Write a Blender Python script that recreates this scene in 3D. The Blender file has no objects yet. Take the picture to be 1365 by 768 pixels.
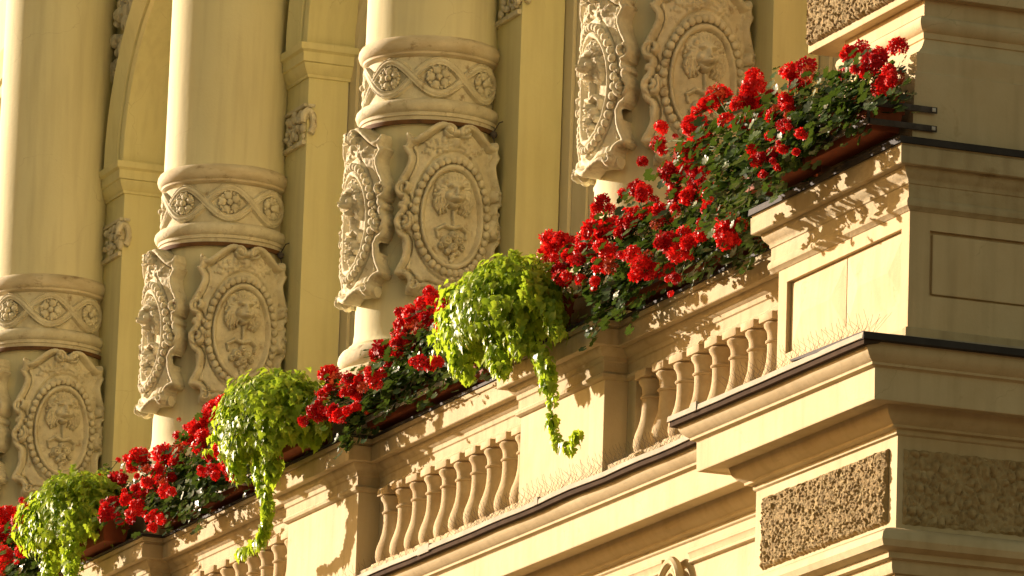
import bpy, bmesh, math, random
import numpy as np
from mathutils import Vector, Matrix, noise

# ------------------------------------------------------------------ scene, camera, light
sc = bpy.context.scene
COL = sc.collection
R_ = math.radians
cam = bpy.data.cameras.new("camera"); camo = bpy.data.objects.new("camera", cam); COL.objects.link(camo)
CAMPOS = Vector((35.2525, -13.1259, -7.8735))
yaw, pit, rol = R_(21.1781), R_(12.2991), R_(1.931)
_v = Vector((-math.cos(yaw)*math.cos(pit), math.sin(yaw)*math.cos(pit), math.sin(pit)))
_r = _v.cross(Vector((0, 0, 1))).normalized(); _u = _r.cross(_v)
_r2 = _r*math.cos(rol)+_u*math.sin(rol); _u2 = _u*math.cos(rol)-_r*math.sin(rol)
camo.matrix_world = Matrix(((_r2.x, _u2.x, -_v.x, CAMPOS.x), (_r2.y, _u2.y, -_v.y, CAMPOS.y), (_r2.z, _u2.z, -_v.z, CAMPOS.z), (0, 0, 0, 1)))
cam.sensor_width = 36; cam.lens = 240.73; cam.clip_start = 1; cam.clip_end = 3000
sc.camera = camo

SUN_AZ, SUN_EL = R_(239.3), R_(13.5)          # clockwise from +Y; low evening sun from the front left
w = bpy.data.worlds.new("World"); sc.world = w; w.use_nodes = True
wn = w.node_tree
sky = wn.nodes.new('ShaderNodeTexSky'); sky.sky_type = 'NISHITA'; sky.sun_disc = False
sky.sun_elevation = SUN_EL; sky.sun_rotation = SUN_AZ
sky.air_density = 1.0; sky.dust_density = 3.0; sky.ozone_density = 0.4
wb = wn.nodes.new('ShaderNodeMix'); wb.data_type = 'RGBA'; wb.blend_type = 'MULTIPLY'; wb.inputs[0].default_value = 1.0
wb.inputs[7].default_value = (1.0, 0.75, 0.43, 1)     # the photograph's warm white balance
wn.links.new(sky.outputs[0], wb.inputs[6]); wn.links.new(wb.outputs[2], wn.nodes['Background'].inputs[0])
wn.nodes['Background'].inputs[1].default_value = 0.088
sun = bpy.data.lights.new("sun", 'SUN'); suno = bpy.data.objects.new("sun", sun); COL.objects.link(suno)
sun.energy = 5.0; sun.angle = R_(0.5); sun.color = (1.0, 0.83, 0.67)
SD = Vector((math.sin(SUN_AZ)*math.cos(SUN_EL), math.cos(SUN_AZ)*math.cos(SUN_EL), math.sin(SUN_EL)))
suno.rotation_euler = SD.to_track_quat('Z', 'Y').to_euler(); suno.location = SD*40
sc.view_settings.view_transform = 'Standard'; sc.view_settings.look = 'None'
sc.view_settings.exposure = 1.38; sc.view_settings.gamma = 1.0
sc.render.engine = 'CYCLES'
sc.cycles.max_bounces = 8; sc.cycles.diffuse_bounces = 6; sc.cycles.transmission_bounces = 4
sc.cycles.caustics_reflective = False; sc.cycles.caustics_refractive = False

rng = random.Random(7); nrg = np.random.default_rng(7)

# ------------------------------------------------------------------ materials
def mat(name, col, col2=None, rough=0.85, nscale=6.0, bump=0.0, bscale=60.0, stain=None, sscale=5.0, sthr=0.60, metal=0.0, spec=0.10, stretch=(1, 1, 1), bdist=0.01, streak=0.0):
    m = bpy.data.materials.new(name); m.use_nodes = True
    t = m.node_tree; N = t.nodes; L = t.links; b = N['Principled BSDF']
    b.inputs['Roughness'].default_value = rough; b.inputs['Metallic'].default_value = metal
    b.inputs['Specular IOR Level'].default_value = spec
    tc = N.new('ShaderNodeTexCoord'); oi = N.new('ShaderNodeObjectInfo')
    ad = N.new('ShaderNodeVectorMath'); ad.operation = 'ADD'
    sx = N.new('ShaderNodeVectorMath'); sx.operation = 'SCALE'
    L.new(oi.outputs['Location'], sx.inputs[0]); sx.inputs['Scale'].default_value = 1.37
    mp = N.new('ShaderNodeMapping'); mp.inputs['Scale'].default_value = stretch
    L.new(tc.outputs['Object'], ad.inputs[0]); L.new(sx.outputs[0], ad.inputs[1]); L.new(ad.outputs[0], mp.inputs[0])
    vec = mp.outputs[0]
    n1 = N.new('ShaderNodeTexNoise'); n1.inputs['Scale'].default_value = nscale; n1.inputs['Detail'].default_value = 8; n1.inputs['Roughness'].default_value = 0.62
    L.new(vec, n1.inputs['Vector'])
    rp = N.new('ShaderNodeValToRGB'); rp.color_ramp.elements[0].position = 0.32; rp.color_ramp.elements[1].position = 0.68
    c2 = col2 or tuple(c*0.88 for c in col)
    rp.color_ramp.elements[0].color = (*c2, 1); rp.color_ramp.elements[1].color = (*col, 1)
    L.new(n1.outputs[0], rp.inputs[0]); out = rp.outputs[0]
    if stain:
        n2 = N.new('ShaderNodeTexNoise'); n2.inputs['Scale'].default_value = sscale; n2.inputs['Detail'].default_value = 9; n2.inputs['Roughness'].default_value = 0.68
        L.new(vec, n2.inputs['Vector'])
        r2 = N.new('ShaderNodeValToRGB'); r2.color_ramp.elements[0].position = sthr; r2.color_ramp.elements[1].position = min(0.99, sthr+0.16)
        L.new(n2.outputs[0], r2.inputs[0])
        mx = N.new('ShaderNodeMix'); mx.data_type = 'RGBA'; L.new(r2.outputs[0], mx.inputs[0])
        L.new(out, mx.inputs[6]); mx.inputs[7].default_value = (*stain, 1); out = mx.outputs[2]
    if streak:                                              # rain streaks and faint cracks
        m2 = N.new('ShaderNodeMapping'); m2.inputs['Scale'].default_value = (7, 7, .55); L.new(ad.outputs[0], m2.inputs[0])
        n4 = N.new('ShaderNodeTexNoise'); n4.inputs['Scale'].default_value = 2.2; n4.inputs['Detail'].default_value = 6; L.new(m2.outputs[0], n4.inputs['Vector'])
        r4 = N.new('ShaderNodeValToRGB'); r4.color_ramp.elements[0].position = .46; r4.color_ramp.elements[1].position = .74; L.new(n4.outputs[0], r4.inputs[0])
        vo = N.new('ShaderNodeTexVoronoi'); vo.feature = 'DISTANCE_TO_EDGE'; vo.inputs['Scale'].default_value = 1.9
        nd = N.new('ShaderNodeTexNoise'); nd.inputs['Scale'].default_value = 5; nd.inputs['Detail'].default_value = 5; L.new(ad.outputs[0], nd.inputs['Vector'])
        vm = N.new('ShaderNodeMix'); vm.data_type = 'VECTOR'; vm.inputs[0].default_value = .16; L.new(ad.outputs[0], vm.inputs[4]); L.new(nd.outputs[1], vm.inputs[5]); L.new(vm.outputs[1], vo.inputs['Vector'])
        lt = N.new('ShaderNodeMath'); lt.operation = 'LESS_THAN'; lt.inputs[1].default_value = .0022; L.new(vo.outputs[0], lt.inputs[0])
        gt = N.new('ShaderNodeMath'); gt.operation = 'GREATER_THAN'; gt.inputs[1].default_value = .53; L.new(n1.outputs[0], gt.inputs[0])
        ck = N.new('ShaderNodeMath'); ck.operation = 'MULTIPLY'; L.new(lt.outputs[0], ck.inputs[0]); L.new(gt.outputs[0], ck.inputs[1])
        sa = N.new('ShaderNodeMath'); sa.operation = 'MULTIPLY'; sa.inputs[1].default_value = streak; L.new(r4.outputs[0], sa.inputs[0])
        sb = N.new('ShaderNodeMath'); sb.operation = 'MULTIPLY'; sb.inputs[1].default_value = .22; L.new(ck.outputs[0], sb.inputs[0])
        sm = N.new('ShaderNodeMath'); sm.operation = 'MAXIMUM'; L.new(sa.outputs[0], sm.inputs[0]); L.new(sb.outputs[0], sm.inputs[1])
        m4 = N.new('ShaderNodeMix'); m4.data_type = 'RGBA'; L.new(sm.outputs[0], m4.inputs[0]); L.new(out, m4.inputs[6]); m4.inputs[7].default_value = (.20, .14, .07, 1); out = m4.outputs[2]
    L.new(out, b.inputs['Base Color'])
    if bump:
        n3 = N.new('ShaderNodeTexNoise'); n3.inputs['Scale'].default_value = bscale; n3.inputs['Detail'].default_value = 6; n3.inputs['Roughness'].default_value = 0.7
        L.new(tc.outputs['Object'], n3.inputs['Vector'])
        bp = N.new('ShaderNodeBump'); bp.inputs['Strength'].default_value = bump; bp.inputs['Distance'].default_value = bdist
        L.new(n3.outputs[0], bp.inputs['Height']); L.new(bp.outputs[0], b.inputs['Normal'])
    return m

def leafmat(name, c1, c2, trans=0.35, rough=0.4, tcol=None, spec=0.4):
    m = bpy.data.materials.new(name); m.use_nodes = True
    t = m.node_tree; N = t.nodes; L = t.links; b = N['Principled BSDF']
    geo = N.new('ShaderNodeNewGeometry')
    rp = N.new('ShaderNodeValToRGB'); rp.color_ramp.elements[0].color = (*c1, 1); rp.color_ramp.elements[1].color = (*c2, 1)
    oi = N.new('ShaderNodeObjectInfo'); ma = N.new('ShaderNodeMath'); ma.operation = 'ADD'
    mf = N.new('ShaderNodeMath'); mf.operation = 'FRACT'
    L.new(geo.outputs['Random Per Island'], ma.inputs[0]); L.new(oi.outputs['Random'], ma.inputs[1]); L.new(ma.outputs[0], mf.inputs[0])
    L.new(mf.outputs[0], rp.inputs[0]); L.new(rp.outputs[0], b.inputs['Base Color'])
    b.inputs['Roughness'].default_value = rough; b.inputs['Specular IOR Level'].default_value = spec
    tr = N.new('ShaderNodeBsdfTranslucent')
    if tcol: tr.inputs[0].default_value = (*tcol, 1)
    else: L.new(rp.outputs[0], tr.inputs[0])
    mx = N.new('ShaderNodeMixShader'); mx.inputs[0].default_value = trans
    L.new(b.outputs[0], mx.inputs[1]); L.new(tr.outputs[0], mx.inputs[2]); L.new(mx.outputs[0], N['Material Output'].inputs[0])
    return m

M = {}
M['cream'] = mat('cream_plaster', (0.56, 0.47, 0.295), (0.49, 0.395, 0.23), nscale=2.6, bump=0.25, bscale=45, stain=(0.32, 0.22, 0.11), sscale=4.0, sthr=0.64, streak=0.2)
M['cream_pale'] = mat('pale_corner_plaster', (0.60, 0.485, 0.295), (0.53, 0.41, 0.235), nscale=2.6, bump=0.25, bscale=45, stain=(0.36, 0.24, 0.12), sscale=4.0, sthr=0.62, streak=0.24)
M['cream_dirty'] = mat('weathered_cream_plaster', (0.51, 0.425, 0.265), (0.41, 0.325, 0.185), nscale=3.5, bump=0.35, bscale=45, stain=(0.30, 0.22, 0.11), sscale=5.0, sthr=0.60, stretch=(0.5, 1, 1.6), streak=0.35)
M['ochre'] = mat('ochre_plaster', (0.68, 0.64, 0.36), (0.61, 0.56, 0.29), nscale=1.6, bump=0.2, bscale=40, stain=(0.25, 0.15, 0.06), sscale=9.0, sthr=0.665, stretch=(1, 1, .6), streak=0.16)
M['shaft'] = mat('shaft_plaster', (0.66, 0.625, 0.415), (0.60, 0.555, 0.345), nscale=1.5, bump=0.2, bscale=35, stain=(0.34, 0.24, 0.12), sscale=6.0, sthr=0.68, stretch=(1, 1, .5), streak=0.2)
M['stone'] = mat('carved_stone', (0.68, 0.635, 0.475), (0.48, 0.43, 0.30), nscale=9, bump=0.35, bscale=70, stain=(0.22, 0.15, 0.08), sscale=13, sthr=0.575)
M['collar'] = mat('stained_collar_stone', (0.64, 0.575, 0.42), (0.46, 0.385, 0.25), nscale=5, bump=0.35, bscale=60, stain=(0.17, 0.11, 0.055), sscale=7, sthr=0.575, stretch=(1, 1, 2.2))
M['baluster'] = mat('baluster_stone', (0.50, 0.40, 0.24), (0.36, 0.26, 0.135), nscale=8, bump=0.3, bscale=60, stain=(0.70, 0.64, 0.50), sscale=14, sthr=0.62)
M['rough'] = mat('roughcast_stone', (0.34, 0.26, 0.125), (0.22, 0.155, 0.07), nscale=22, bump=0.5, bscale=110, stain=(0.12, 0.08, 0.04), sscale=20, sthr=0.58)
M['rough_side'] = mat('vermiculated_side_stone', (0.46, 0.355, 0.19), (0.32, 0.235, 0.115), nscale=18, bump=0.5, bscale=90, stain=(0.15, 0.10, 0.05), sscale=16, sthr=0.58)
M['zinc'] = mat('weathered_zinc', (0.38, 0.34, 0.26), (0.26, 0.23, 0.17), rough=0.8, nscale=14, bump=0.2, bscale=30, stain=(0.22, 0.18, 0.13), sscale=18, sthr=0.60, stretch=(0.4, 1, 1), spec=0.12)
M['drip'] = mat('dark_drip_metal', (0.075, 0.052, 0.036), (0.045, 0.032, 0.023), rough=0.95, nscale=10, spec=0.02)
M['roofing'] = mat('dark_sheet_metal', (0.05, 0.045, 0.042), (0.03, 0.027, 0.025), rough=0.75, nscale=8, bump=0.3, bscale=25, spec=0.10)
M['bracket'] = mat('dark_bracket_iron', (0.10, 0.085, 0.075), (0.05, 0.04, 0.035), rough=0.7, nscale=20, spec=0.12)
M['galv'] = mat('galvanised_iron', (0.60, 0.57, 0.52), (0.48, 0.45, 0.40), rough=0.7, nscale=20, spec=0.15)
M['terra'] = mat('terracotta_plastic', (0.27, 0.075, 0.03), (0.19, 0.05, 0.02), rough=0.75, nscale=9, bump=0.1, spec=0.12, stain=(0.36, 0.22, 0.13), sscale=12, sthr=0.66)
M['rust'] = mat('rusty_ring_iron', (0.16, 0.08, 0.035), (0.09, 0.05, 0.025), rough=0.8, nscale=14)
M['wire'] = mat('spike_wire', (0.16, 0.13, 0.09), (0.10, 0.08, 0.055), rough=0.8)
M['frame'] = mat('painted_window_frame', (0.62, 0.55, 0.38), (0.55, 0.48, 0.31), rough=0.6, nscale=5, stretch=(1, 1, 0.2))
M['soil'] = mat('potting_soil', (0.03, 0.02, 0.012), rough=0.95)
M['street'] = mat('street_paving', (0.14, 0.105, 0.07), (0.10, 0.075, 0.05), nscale=0.7, bump=0.3, bscale=6)
M['stem'] = leafmat('green_stem', (0.05, 0.08, 0.018), (0.09, 0.13, 0.03), trans=0.05, rough=0.7, spec=0.1)
M['vine'] = leafmat('lime_leaf', (0.13, 0.25, 0.012), (0.40, 0.50, 0.04), trans=0.36, rough=0.45, spec=0.3, tcol=(0.46, 0.62, 0.035))
M['ger'] = leafmat('geranium_leaf', (0.012, 0.034, 0.007), (0.046, 0.095, 0.018), trans=0.15, rough=0.36, tcol=(0.10, 0.17, 0.02), spec=0.25)
M['red'] = leafmat('red_petal', (0.46, 0.004, 0.006), (0.72, 0.014, 0.012), trans=0.26, rough=0.5, tcol=(0.78, 0.015, 0.012), spec=0.25)
M['crimson'] = leafmat('crimson_petal', (0.30, 0.003, 0.006), (0.52, 0.006, 0.012), trans=0.22, rough=0.55, tcol=(0.5, 0.01, 0.012), spec=0.2)
M['faded'] = leafmat('faded_petal', (0.20, 0.03, 0.012), (0.50, 0.05, 0.015), trans=0.2, rough=0.7, tcol=(0.4, 0.06, 0.02), spec=0.1)
g = bpy.data.materials.new('window_glass'); g.use_nodes = True; gb = g.node_tree.nodes['Principled BSDF']
gb.inputs['Base Color'].default_value = (0.30, 0.26, 0.18, 1); gb.inputs['Roughness'].default_value = 0.12; gb.inputs['Specular IOR Level'].default_value = 0.3
M['glass'] = g

# ------------------------------------------------------------------ mesh helpers
class MB:
    def __init__(s): s.v = []; s.f = []
    def add(s, vs, fs):
        o = len(s.v); s.v.extend([tuple(p) for p in vs]); s.f.extend([tuple(i+o for i in f) for f in fs]); return s
    def box(s, x0, x1, y0, y1, z0, z1, c=0.004):
        bm = bmesh.new(); bmesh.ops.create_cube(bm, size=1)
        for v in bm.verts: v.co = Vector(((x0+x1)/2+v.co.x*(x1-x0), (y0+y1)/2+v.co.y*(y1-y0), (z0+z1)/2+v.co.z*(z1-z0)))
        if c: bmesh.ops.bevel(bm, geom=bm.edges[:], offset=c, segments=2, affect='EDGES', profile=0.5)
        bm.verts.index_update(); s.add([v.co[:] for v in bm.verts], [[v.index for v in f.verts] for f in bm.faces]); bm.free(); return s
    def sweep(s, prof, path, sub=0.0, jit=0.0):
        # profile (out, z) carried along a horizontal path; outward is to the right of travel
        P = [Vector((p[0], p[1])) for p in path]
        if sub:
            Q = []
            for a, b in zip(P, P[1:]):
                n = max(1, int((b-a).length/sub)); Q += [(a.lerp(b, i/n), 0) for i in range(n)]
            P2 = [q[0] for q in Q]+[P[-1]]
        else: P2 = P
        rows = []
        for i, p in enumerate(P2):
            ns = []
            if i > 0: d = (p-P2[i-1]).normalized(); ns.append(Vector((d.y, -d.x)))
            if i < len(P2)-1: d = (P2[i+1]-p).normalized(); ns.append(Vector((d.y, -d.x)))
            n = ns[0] if len(ns) == 1 else (ns[0]+ns[1])/(1+ns[0].dot(ns[1]))
            jz = (noise.noise(Vector((p.x*2.3, p.y*2.3, 4.1)))*jit) if jit else 0
            jd = (noise.noise(Vector((p.x*3.1, p.y*3.1, 9.7)))*jit*0.6) if jit else 0
            rows.append([(p.x+n.x*(q[0]+jd), p.y+n.y*(q[0]+jd), q[1]+jz) for q in prof])
        k = len(prof); vs = [v for r in rows for v in r]; fs = []
        for i in range(len(rows)-1):
            for j in range(k-1):
                a = i*k+j; fs.append((a, a+1, a+k+1, a+k))
        # end caps
        fs.append(tuple(range(k-1, -1, -1))); fs.append(tuple(range((len(rows)-1)*k, len(rows)*k)))
        return s.add(vs, fs)
    def lathe(s, prof, n=64, c=(0, 0), a0=0.0, a1=2*math.pi):
        full = abs(a1-a0-2*math.pi) < 1e-6; m = n if full else n+1; k = len(prof)
        vs = [(c[0]+r*math.cos(a0+(a1-a0)*i/n), c[1]+r*math.sin(a0+(a1-a0)*i/n), z) for i in range(m) for r, z in prof]
        fs = []
        for i in range(n):
            i2 = (i+1) % m
            for j in range(k-1):
                a, b = i*k+j, i2*k+j
                fs.append((a, b, b+1, a+1))
        return s.add(vs, fs)
    def sphere(s, c, r, seg=8, rings=6, sc3=(1, 1, 1)):
        vs = [(c[0], c[1], c[2]+r*sc3[2])]
        for i in range(1, rings):
            t = math.pi*i/rings
            for j in range(seg):
                p = 2*math.pi*j/seg; vs.append((c[0]+r*sc3[0]*math.sin(t)*math.cos(p), c[1]+r*sc3[1]*math.sin(t)*math.sin(p), c[2]+r*sc3[2]*math.cos(t)))
        vs.append((c[0], c[1], c[2]-r*sc3[2])); fs = []
        for j in range(seg): fs.append((0, 1+j, 1+(j+1) % seg))
        for i in range(rings-2):
            for j in range(seg):
                a = 1+i*seg+j; b = 1+i*seg+(j+1) % seg; fs.append((a, a+seg, b+seg, b))
        e = len(vs)-1; o = 1+(rings-2)*seg
        for j in range(seg): fs.append((e, o+(j+1) % seg, o+j))
        return s.add(vs, fs)
    def tube(s, pts, r, n=6, taper=1.0):
        pts = [Vector(p) for p in pts]; vs = []; k = len(pts)
        for i, p in enumerate(pts):
            d = (pts[min(i+1, k-1)]-pts[max(i-1, 0)]).normalized()
            a = d.cross(Vector((0.31, 0.17, 0.93))); a = a.normalized() if a.length > 1e-4 else Vector((1, 0, 0)); b = d.cross(a)
            rr = r*(1+(taper-1)*i/max(1, k-1))
            for j in range(n):
                t = 2*math.pi*j/n; vs.append(p+a*rr*math.cos(t)+b*rr*math.sin(t))
        fs = [(i*n+j, i*n+(j+1) % n, (i+1)*n+(j+1) % n, (i+1)*n+j) for i in range(k-1) for j in range(n)]
        fs.append(tuple(range(n-1, -1, -1))); fs.append(tuple(range((k-1)*n, k*n)))
        return s.add(vs, fs)
    def mesh(s, name, m, smooth=38):
        me = bpy.data.meshes.new(name); me.from_pydata(s.v, [], s.f); me.materials.append(m)
        if smooth:
            me.shade_smooth()
            if smooth < 179: me.set_sharp_from_angle(angle=R_(smooth))
        me.validate(); me.update(); return me

def link(name, me, parent=None, loc=(0, 0, 0), rot=None):
    o = bpy.data.objects.new(name, me); COL.objects.link(o); o.location = loc
    if rot is not None: o.rotation_euler = rot
    if parent is not None: o.parent = parent
    return o
def part(name, mb, m, parent, smooth=38, kind=None):
    o = link(name, mb.mesh(name, m, smooth), parent)
    if smooth and smooth < 60: w_ = o.modifiers.new('weighted_normal', 'WEIGHTED_NORMAL'); w_.keep_sharp = True; w_.mode = 'FACE_AREA'
    if kind: o['kind'] = kind
    return o
def tag(o, label, cat, group=None):
    o['kind'] = 'thing'; o['label'] = label; o['category'] = cat
    if group: o['group'] = group
    return o
def thing(name, label, cat, loc=(0, 0, 0), group=None):
    o = bpy.data.objects.new(name, None); COL.objects.link(o); o.location = loc; o.empty_display_size = 0.1
    return tag(o, label, cat, group)

def recalc(mb):
    bm = bmesh.new(); vs = [bm.verts.new(v) for v in mb.v]
    for f in mb.f:
        try: bm.faces.new([vs[i] for i in f])
        except ValueError: pass
    bmesh.ops.recalc_face_normals(bm, faces=bm.faces[:]); bm.verts.index_update()
    r = MB(); r.add([v.co[:] for v in bm.verts], [[v.index for v in f.verts] for f in bm.faces]); bm.free(); return r

# ------------------------------------------------------------------ setting
BAY = 3.55
gm = MB(); gm.add([(-900, -900, -9.5), (900, -900, -9.5), (900, 900, -9.5), (-900, 900, -9.5)], [(0, 1, 2, 3)])
gr = link('ground', gm.mesh('ground', M['street'], 0)); gr['kind'] = 'structure'

# ------------------------------------------------------------------ the building and its parts
bld = thing('building', 'cream and ochre palace facade with heavy cornice, pedestals and projecting corner block', 'building', (0, 0, 0))

# cornice -------------------------------------------------------------
XR = 6.87
CPATH = [(-16, -.55), (XR, -.55), (XR, -.80), (8.29, -.80), (8.29, 4.5)]
corn = [(-.4, -1.665), (.350, -1.690), (.350, -1.715), (.348, -1.732), (.338, -1.752), (.318, -1.771), (.305, -1.779), (.303, -1.790), (.290, -1.794),
        (.283, -1.797), (.280, -1.801), (.278, -1.932), (.274, -1.938), (.262, -1.938), (.258, -1.930), (.165, -1.928), (.160, -1.945), (.154, -1.965), (.138, -1.984), (.118, -1.998),
        (.110, -2.003), (.108, -2.014), (.079, -2.018), (.077, -2.037), (.072, -2.042), (.066, -2.045), (.066, -3.2), (-.4, -3.2)]
part('cornice', MB().sweep(corn, CPATH), M['cream'], bld)
part('flashing', recalc(MB().sweep([(-.4, -1.655), (.378, -1.668), (.386, -1.672), (.389, -1.697), (.385, -1.699), (.372, -1.690), (-.4, -1.664)], CPATH[:3]+[(8.672, -.80)], sub=.22, jit=.007)), M['zinc'], bld)
part('flashing', recalc(MB().sweep([(-.4, -1.652), (.380, -1.665), (.387, -1.669), (.390, -1.698), (.386, -1.700), (-.4, -1.661)], [(8.29, -1.186), (8.29, 4.5)], sub=.3, jit=.003)), M['roofing'], bld)  # side run of the same flashing; its shade is put into the darker colour
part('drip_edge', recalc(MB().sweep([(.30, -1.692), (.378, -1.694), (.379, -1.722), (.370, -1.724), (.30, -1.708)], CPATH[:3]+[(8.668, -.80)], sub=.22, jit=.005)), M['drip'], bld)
sm_ = MB(); sr = random.Random(5)
for k in range(24):
    x = -5.2+k*.52+sr.uniform(-.08, .08); y = -.55-.389 if x < 6.40 else -.80-.389
    if x > 8.5 or sr.random() < .5: continue
    sm_.box(x, x+sr.uniform(.04, .30), y-.0018, y+.02, -1.700+sr.uniform(-.006, .002), -1.662+sr.uniform(-.002, .006), .001)
part('flashing_lap', sm_, M['zinc'], bld, kind='stuff')
# lower moulding on the corner block only
LP = [(XR, -.80), (8.29, -.80), (8.29, 4.5)]
lm = [(.05, -2.46), (.10, -2.462), (.150, -2.478), (.176, -2.500), (.184, -2.530), (.172, -2.558), (.15, -2.568), (.125, -2.574), (.122, -2.600), (.095, -2.606), (.093, -2.64), (.085, -2.66), (.05, -2.66)]
part('torus_moulding', recalc(MB().sweep(lm, LP)), M['cream'], bld)

# rough-cast panels in the frieze
def rough_panel(name, w_, h_, amp, freq, m, seed, style=0):
    st_ = .0062 if style == 0 else .0055; nx, nz = max(2, int(w_/st_)), max(2, int(h_/st_))
    V = []; F = []
    for j in range(nz+1):
        for i in range(nx+1):
            x, z = w_*i/nx, h_*j/nz
            e = min(x, w_-x, z, h_-z); k = min(1, max(0, e/.010))
            p = Vector((x*freq, z*freq, seed))
            if style == 0:
                n = noise.noise(p)*.55+noise.noise(p*2.1)*.5+noise.noise(p*.35)*.35
            else:
                d = noise.voronoi(Vector((x*freq*.85, z*freq*.60, seed)))[0]; n = min(1, (d[1]-d[0])*2.2)-.6+noise.noise(p*1.3)*.35
            V.append((x+noise.noise(p+Vector((5, 0, 0)))*.004, -(k*((.018 if style == 0 else .012)+amp*n)), z+noise.noise(p+Vector((0, 5, 0)))*.004+(0 if k == 1 else noise.noise(p)*.006)))
    for j in range(nz):
        for i in range(nx):
            a = j*(nx+1)+i; F.append((a, a+1, a+nx+2, a+nx+1))
    mb = MB().add(V, F); return mb.mesh(name, m, 60)
po = link('roughcast_panel', rough_panel('roughcast_panel', 1.37, .335, .019, 72, M['rough'], 1.3), bld, (6.905, -.868, -2.425))
po = link('roughcast_panel', rough_panel('roughcast_side_panel', 1.25, .335, .020, 34, M['rough_side'], 7.7, 1), bld, (8.358, -.835, -2.435), (0, 0, R_(90)))
po['label'] = 'vermiculated shaded panel on the side of the corner block'

# main frieze: sunk panel frames either side of a scrolled keystone
fr = [(.05, -2.086), (.082, -2.086), (.092, -2.092), (.092, -2.104), (.084, -2.112), (.078, -2.135), (.086, -2.142), (.086, -2.150), (.072, -2.160), (.05, -2.162)]
for a, b in ((5.47, 6.86), (2.2, 5.15)):
    part('frieze_moulding', recalc(MB().sweep(fr, [(a, -.55), (b, -.55)])), M['cream'], bld)
# keystone with an oval ring
kb = MB()
ang = np.linspace(0, 2*math.pi, 49)
for rx, rz, r, y in ((.125, .165, .022, -.66), (.082, .115, .016, -.65)):
    kb.tube([(5.31+rx*math.cos(t), y, -2.285+rz*math.sin(t)) for t in ang], r, 8)
kb.sphere((5.31, -.63, -2.285), .07, 14, 9, (1, .5, 1.3))
kb.box(5.27, 5.35, -.70, -.62, -2.26, -2.20, .01)
part('keystone', kb, M['cream'], bld)

# pedestals under the columns -----------------------------------------
SLAB = [(-.2, -.700), (.098, -.716), (.098, -.744), (.095, -.748), (.087, -.751), (.087, -.760), (.097, -.763), (.100, -.766), (.100, -.846), (.096, -.850), (.055, -.848), (.052, -.858), (.045, -.870), (.030, -.884), (.020, -.890),
        (.018, -.912), (.010, -.918), (.010, -.966), (.018, -.970), (.025, -.980), (.022, -.994), (.010, -1.002), (.004, -1.006), (-.2, -1.006)]
CAPM = [(-.2, -.690), (.098, -.703), (.106, -.706), (.107, -.722), (.102, -.723), (-.2, -.707)]
for i in range(-2, 2):
    x = i*BAY
    pd = part('pedestal', MB().box(x-.57, x+.57, -.55, .30, -1.70, -.95, .006), M['cream'], bld)
    pth = [(x-.57, .30), (x-.57, -.55), (x+.57, -.55), (x+.57, .30)]
    part('slab', MB().sweep(SLAB, pth), M['cream_dirty'], pd)
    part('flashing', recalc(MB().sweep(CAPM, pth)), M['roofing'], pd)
    part('base_course', MB().box(x-.60, x+.60, -.58, .30, -1.72, -1.56, .006), M['cream_dirty'], pd)

# corner block ----------------------------------------------------------
core = MB().box(6.86, 8.265, -.775, 4.4, -1.69, -.90, .003)
cp = part('corner_pedestal', core, M['cream_pale'], bld)
fz = MB()
fz.box(6.85, 8.29, -.80, -.770, -1.075, -.93, 0)          # rails and stiles of the sunk front panel
fz.box(6.85, 8.29, -.80, -.770, -1.56, -1.415, 0)
fz.box(6.85, 6.945, -.7998, -.770, -1.4155, -1.0745, 0)
fz.box(8.205, 8.29, -.7998, -.770, -1.4155, -1.0745, 0)
fz.box(8.26, 8.2900, -.7700, 4.4, -1.088, -.93, 0)
fz.box(8.26, 8.2900, -.7700, 4.4, -1.56, -1.386, 0)
fz.box(8.26, 8.2897, -.7700, -.70, -1.3865, -1.0875, 0)
part('panel_frame', fz, M['cream_pale'], cp)
for a, b in ((6.955, 7.572), (7.580, 8.198)):
    z0, z1 = -1.408, -1.084; dm = .15; zc = (z0+z1)/2; y0, y1 = -.778, -.792
    mb = MB().add([(a, y0, z0), (b, y0, z0), (b, y0, z1), (a, y0, z1), (a+dm, y1, zc), (b-dm, y1, zc)],
                  [(0, 1, 5, 4), (1, 2, 5), (2, 3, 4, 5), (3, 0, 4)])
    part('pyramid_panel', mb, M['cream_pale'], cp, smooth=0)
part('side_panel', MB().box(8.255, 8.2835, -.682, 4.3, -1.375, -1.100, .008), M['cream_pale'], cp)
bp = [(XR, .2), (XR, -.80), (8.29, -.80), (8.29, 4.4)]
part('base_course', recalc(MB().sweep([(-.1, -1.538), (.012, -1.538), (.016, -1.544), (.016, -1.70), (-.1, -1.70)], bp)), M['cream_dirty'], cp)
PS = [(-.3, -.690), (.088, -.716), (.088, -.728), (.083, -.733), (.085, -.737), (.090, -.740), (.088, -.815), (.083, -.819), (.052, -.819), (.050, -.832), (.044, -.848), (.030, -.864), (.022, -.872),
      (.020, -.888), (.014, -.892), (.014, -.952), (.021, -.957), (.027, -.972), (.024, -.990), (.012, -.999), (.004, -1.008), (-.3, -1.008)]
sp = [(6.80, .2), (6.80, -.80), (8.29, -.80), (8.29, 4.4)]
part('slab', MB().sweep(PS, sp), M['cream_dirty'], cp)
part('flashing', recalc(MB().sweep([(-.3, -.680), (.090, -.694), (.098, -.698), (.100, -.728), (.095, -.729), (-.3, -.70)], sp, sub=.3, jit=.003)), M['roofing'], cp)
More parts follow.
